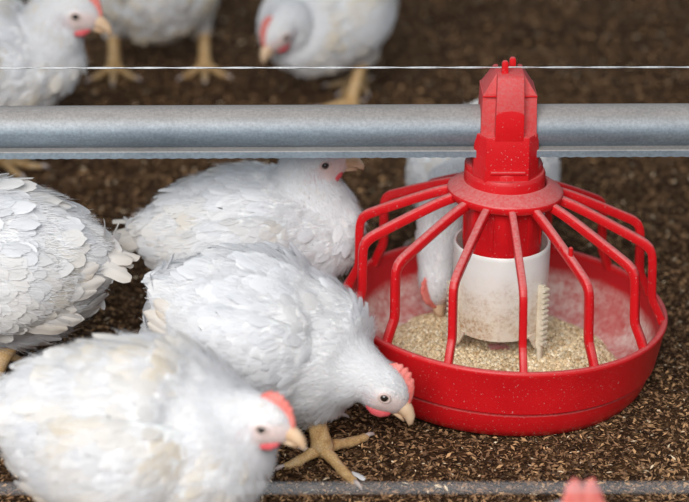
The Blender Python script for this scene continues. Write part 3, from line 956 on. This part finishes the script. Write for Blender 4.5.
        D3 = tw[((P3[:, None] - ctr_w[None]) ** 2).sum(-1).argmin(1)] + np.array([[0, 0, -.25]]) + rs.normal(size=P3.shape) * .12
        D3 -= N3 * (D3 * N3).sum(1)[:, None]; D3 /= np.linalg.norm(D3, axis=1)[:, None]
        B3 = np.cross(N3, D3); L3 = .014 * scale * rs.uniform(.6, 1.2, m3)
        t3 = P3 + N3 * (.002 + L3 * rs.uniform(.05, .25, m3))[:, None] + D3 * L3[:, None] + B3 * (rs.normal(size=m3) * .25 * L3)[:, None]
        b3 = P3 + N3 * .0015
        SV3 = np.stack([b3 + B3 * hw, b3 - B3 * hw, t3 + B3 * hw * .35, t3 - B3 * hw * .35], 1).reshape(-1, 3)
        SF3 = (np.arange(m3) * 4)[:, None] + np.array([[0, 1, 3, 2]]) + len(A)
        wfm = fast_mesh('feathers', np.concatenate([A, SV3]), np.concatenate([B, SF3]), np.concatenate([cf, np.tile(SC[:1], (m3 * 4, 1))]))
        wf = link('feathers', wfm, M_FEATHER, wing); wf['kind'] = 'stuff'
        for k in range(8):
            t = k / 7
            a0 = -.020 - .045 * t
            pos = tl(a0, (.083 - .020 * t) * sd * puff, -.026 + .034 * t - wing_drop * (.1 + .05 * t))
            dr = pr @ Vector((-1, -.34 * sd - .06 * sd * t, -.26 + .46 * t - wing_drop))
            fm2 = long_feather_mesh(round((.064 + .012 * math.sin(k * 1.7)) * scale, 3), .0165 * scale, .10, seed + k, min(.75, td * (1.0 if k % 3 else 1.6)))
            o = link('flight_feather', fm2, None, wing)
            place(o, pos, dr, (0, sd, .35))
    # ---- tail
    for k in range(9):
        t = (k - 4) / 4
        pos = tl(-.112, .018 * t, .020 - .006 * abs(t))
        el = math.radians(tail_up - 14 * abs(t)) 
        dr = pr @ Vector((-math.cos(el), .42 * t + rs.normal() * .10, math.sin(el) * .8 + rs.normal() * .12))
        fm2 = long_feather_mesh(round((.046 - .006 * abs(t) + .004 * (k % 3)) * scale * tail_len, 3), .0155 * scale, .22, seed + k, min(.6, td * 1.1))
        o = link('tail_feather', fm2, None, root)
        place(o, pos, dr, (.2, t * .9, 1))
    # ---- legs
    for q, (hk, ft) in enumerate(tops):
        sd = 1 if q == 0 else -1
        tz = [(0, .058), (46, .050), (-46, .050), (172, .024)]
        if toes and toes[q]: tz = toes[q]
        ft = Vector((ft.x, ft.y, -.001))
        make_leg(root, hk, ft, tz, 0.0103 * scale)
    # ---- head furniture
    def hp(f, s_, u_): return H + (hd * f + hs * s_ + hu * u_) * sh
    up_b = bmesh.new()
    loft(up_b, [hp(.024, 0, -.0005), hp(.030, 0, -.0005), hp(.037, 0, -.0020), hp(.0430, 0, -.0048), hp(.0470, 0, -.0090), hp(.0485, 0, -.0125)],
         [(.0094 * sh, .0092 * sh), (.0086 * sh, .0084 * sh), (.0070 * sh, .0068 * sh), (.0052 * sh, .0052 * sh), (.0028 * sh, .0032 * sh), (.0006, .0007)], side0=hs, nseg=14)
    link('upper_beak', bm_mesh('upper_beak', up_b), M_BEAK, root)
    lw_b = bmesh.new()
    loft(lw_b, [hp(.020, 0, -.0098), hp(.028, 0, -.0098), hp(.036, 0, -.0102), hp(.0420, 0, -.0118)],
         [(.0070 * sh, .0034 * sh), (.0062 * sh, .0030 * sh), (.0042 * sh, .0024 * sh), (.0012 * sh, .0010 * sh)], side0=hs, nseg=12)
    link('lower_beak', bm_mesh('lower_beak', lw_b), M_BEAK, root)
    # comb: a low serrated blade, thick at its foot
    cbm = bmesh.new()
    nt = 29; rows = []
    for i in range(nt):
        t = i / (nt - 1)
        f = .034 - .036 * t
        basez = np.interp(t, [0, .2, .5, .8, 1], [.0060, .0130, .0190, .0210, .0205])
        env = np.interp(t, [0, .08, .25, .6, .85, 1], [.0035, .0075, .0125, .0135, .0095, .0015]) * comb_h
        tooth = 1 - comb_t[1] + comb_t[1] * abs(math.sin(t * PI * comb_t[0] + (.3 + seed if len(comb_t) < 3 else comb_t[2]))) ** .6 + .06 * math.sin(t * 47 + seed)
        hgt = env * tooth
        lean = -.004 * t
        row = []
        for wv, hv in ((.0034, 0), (.0030, .35), (.0020, .75), (.0007, 1.0)):
            row.append((f + lean * hv, wv, basez - .003 + hv * hgt + .003 * hv))
        ring = [cbm.verts.new(hp(a, b_, c_)) for a, b_, c_ in row] + [cbm.verts.new(hp(a, -b_, c_)) for a, b_, c_ in row[::-1]]
        rows.append(ring)
    for a_, b_ in zip(rows, rows[1:]):
        for q in range(8): cbm.faces.new((a_[q], a_[(q + 1) % 8], b_[(q + 1) % 8], b_[q]))
    cbm.faces.new(rows[0][::-1]); cbm.faces.new(rows[-1])
    link('comb', bm_mesh('comb', cbm), M_COMB, root)
    for sd in (1, -1):
        wb = bmesh.new()
        loft(wb, [hp(.026, .0060 * sd, -.0080), hp(.023, .0085 * sd, -.0112), hp(.018, .0098 * sd, -.0148), hp(.012, .0105 * sd, -.0170), hp(.006, .0105 * sd, -.0172), hp(.001, .0100 * sd, -.0160)],
             [(.0020 * sh, .0020 * sh), (.0026 * sh, .0046 * sh), (.0030 * sh, .0060 * sh), (.0030 * sh, .0054 * sh), (.0024 * sh, .0036 * sh), (.0008 * sh, .0012 * sh)], side0=hs, nseg=14)
        link('wattle', bm_mesh('wattle', wb), M_WATTLE, root)
        eb = bmesh.new(); c = hp(.0090, .0196 * sd, .0028)
        add_ellipsoid(eb, c, Vector((.0042, .0042, .0042)) * sh, None, 16, 10)
        eye = link('eye', bm_mesh('eye', eb), M_EYE, root)
        lb = bmesh.new()
        nrm = (hs * sd + hd * .30).normalized()
        e1 = (hd - nrm * hd.dot(nrm)).normalized(); e2 = nrm.cross(e1)
        n_ = 20; R = []
        cc = c + nrm * .0014 * sh
        for i in range(n_):
            a = 2 * PI * i / n_; rd = e1 * math.cos(a) * 1.2 + e2 * math.sin(a) * .92
            R.append([lb.verts.new(cc + (rd * (.0044 + .0013 * math.cos(b)) + nrm * .0012 * math.sin(b)) * sh) for b in np.linspace(0, 2 * PI, 7)[:-1]])
        for i in range(n_):
            for b in range(6): lb.faces.new((R[i][b], R[(i + 1) % n_][b], R[(i + 1) % n_][(b + 1) % 6], R[i][(b + 1) % 6]))
        link('eyelid', bm_mesh('eyelid', lb), M_LID, eye)
    return root

R_ = math.radians
# the sharp bird pecking beside the pan
chicken('white chicken bending its head to the ground right against the red pan', (-.266, -.160, .131), R_(-8), R_(-15),
        (-.141, -.205, .091), (.72, -.14, -.60), ((-.235, -.105), (-.195, -.197)), .97, .20, 11, dens=1.15,
        hup=(.62, -.05, .74), toes=(None, [(50, .062), (-48, .060), (-145, .044), (150, .020)]),
        hocks=((-.250, -.115, .062), (-.205, -.190, .060)), tail_up=-35, tail_dirt=.5, comb_h=.85, tail_len=.65, chest=1.0,
        nbx=.072, nbr=.060, neck_r=(.043, .030), neck_pts=[(-.174, -.189, .102)], rear=.72)
# the blurred bird nearest at lower left
chicken('stained white chicken standing in the lower left foreground, head raised beside the foot of another', (-.358, -.365, .131), R_(-14), R_(2),
        (-.246, -.400, .164), (.88, -.30, -.26), ((-.33, -.32), (-.34, -.42)), 1.0, .62, 23, hs_=.94, dens=1.1, hup=(.2, 0, 1), tail_up=45, rear=.96,
        nbx=.060, nbr=.072, neck_r=(.046, .032), neck_pts=[(-.274, -.391, .149)])
# the bird cut by the left edge, tail to the right
chicken('white chicken turned away to the left edge with its soiled tail towards the middle', (-.536, -.040, .146), R_(186), R_(5),
        (-.720, -.07, .20), (-.9, -.2, -.2), ((-.55, -.08), (-.55, .01)), 1.06, .45, 35, tail_up=-5, tail_dirt=.4, rear=.78)
# the bird sitting behind the sharp one
chicken('white chicken resting behind the pecking one, head up under the steel pipe', (-.287, .095, .114), R_(0), R_(4),
        (-.204, .095, .204), (.97, .02, .05), ((-.27, .14), (-.27, .05)), .96, .42, 41, tail_up=12, rear=.88,
        nbx=.088, nbr=.056, neck_r=(.042, .030))
# the bird eating from the far side of the feeder
chicken('white chicken behind the feeder reaching its neck into the pan', (.000, .345, .084), R_(-98), R_(-8),
        (-.070, .066, .076), (.02, -.25, -.97), ((.05, .34), (-.05, .35)), .95, .45, 57, hup=(-.62, -.75, .2),
        neck_pts=[(-.034, .205, .125), (-.052, .145, .142), (-.066, .095, .128)], hs_=1.0)
# three birds at the back
chicken('white chicken at the upper left corner with head in profile above the pipe', (-.665, .500, .182), R_(0), R_(6),
        (-.524, .490, .254), (.93, -.1, -.30), ((-.65, .58), (-.64, .44)), 1.06, .58, 61, hup=(.25, 0, 1),
        nbx=.092, nbr=.056, neck_r=(.042, .030))
chicken('cream stained chicken at the top edge of which breast and both feet show', (-.468, 1.010, .135), R_(-86), R_(12),
        (-.45, .885, .29), (.5, -.8, -.1), ((-.396, .995), (-.539, .985)), .98, 1.0, 73)
chicken('white chicken at the top with lowered head facing the camera, one yellow leg showing', (-.195, .865, .140), R_(-122), R_(-6),
        (-.266, .738, .152), (-.50, -.50, -.62), ((-.162, .827), (-.150, .93)), .98, .72, 87, hup=(-.3, -.3, .9))
# only the comb of this one reaches into the frame
chicken('chicken below the bottom edge of which only the pink comb shows', (-.020, -.670, .085), R_(75), R_(2),
        (.000, -.565, .160), (.95, .25, .10), ((-.07, -.66), (.03, -.68)), .88, .3, 95, dens=.8, comb_h=2.2, comb_t=(2.0, .5, 0))

# ------------------------------------------------------------------ small bits on the ground
def fallen_feather(loc, rz, L, label):
    o = link('fallen_feather', long_feather_mesh(L, L * .3, .12, 2, .0))
    o.location = loc; o.rotation_euler = (.15, -.12, rz)
    tag(o, label, 'feather')
fallen_feather((-.166, -.228, .006), R_(-50), .020, 'tiny white feather lying on the litter by the claw')
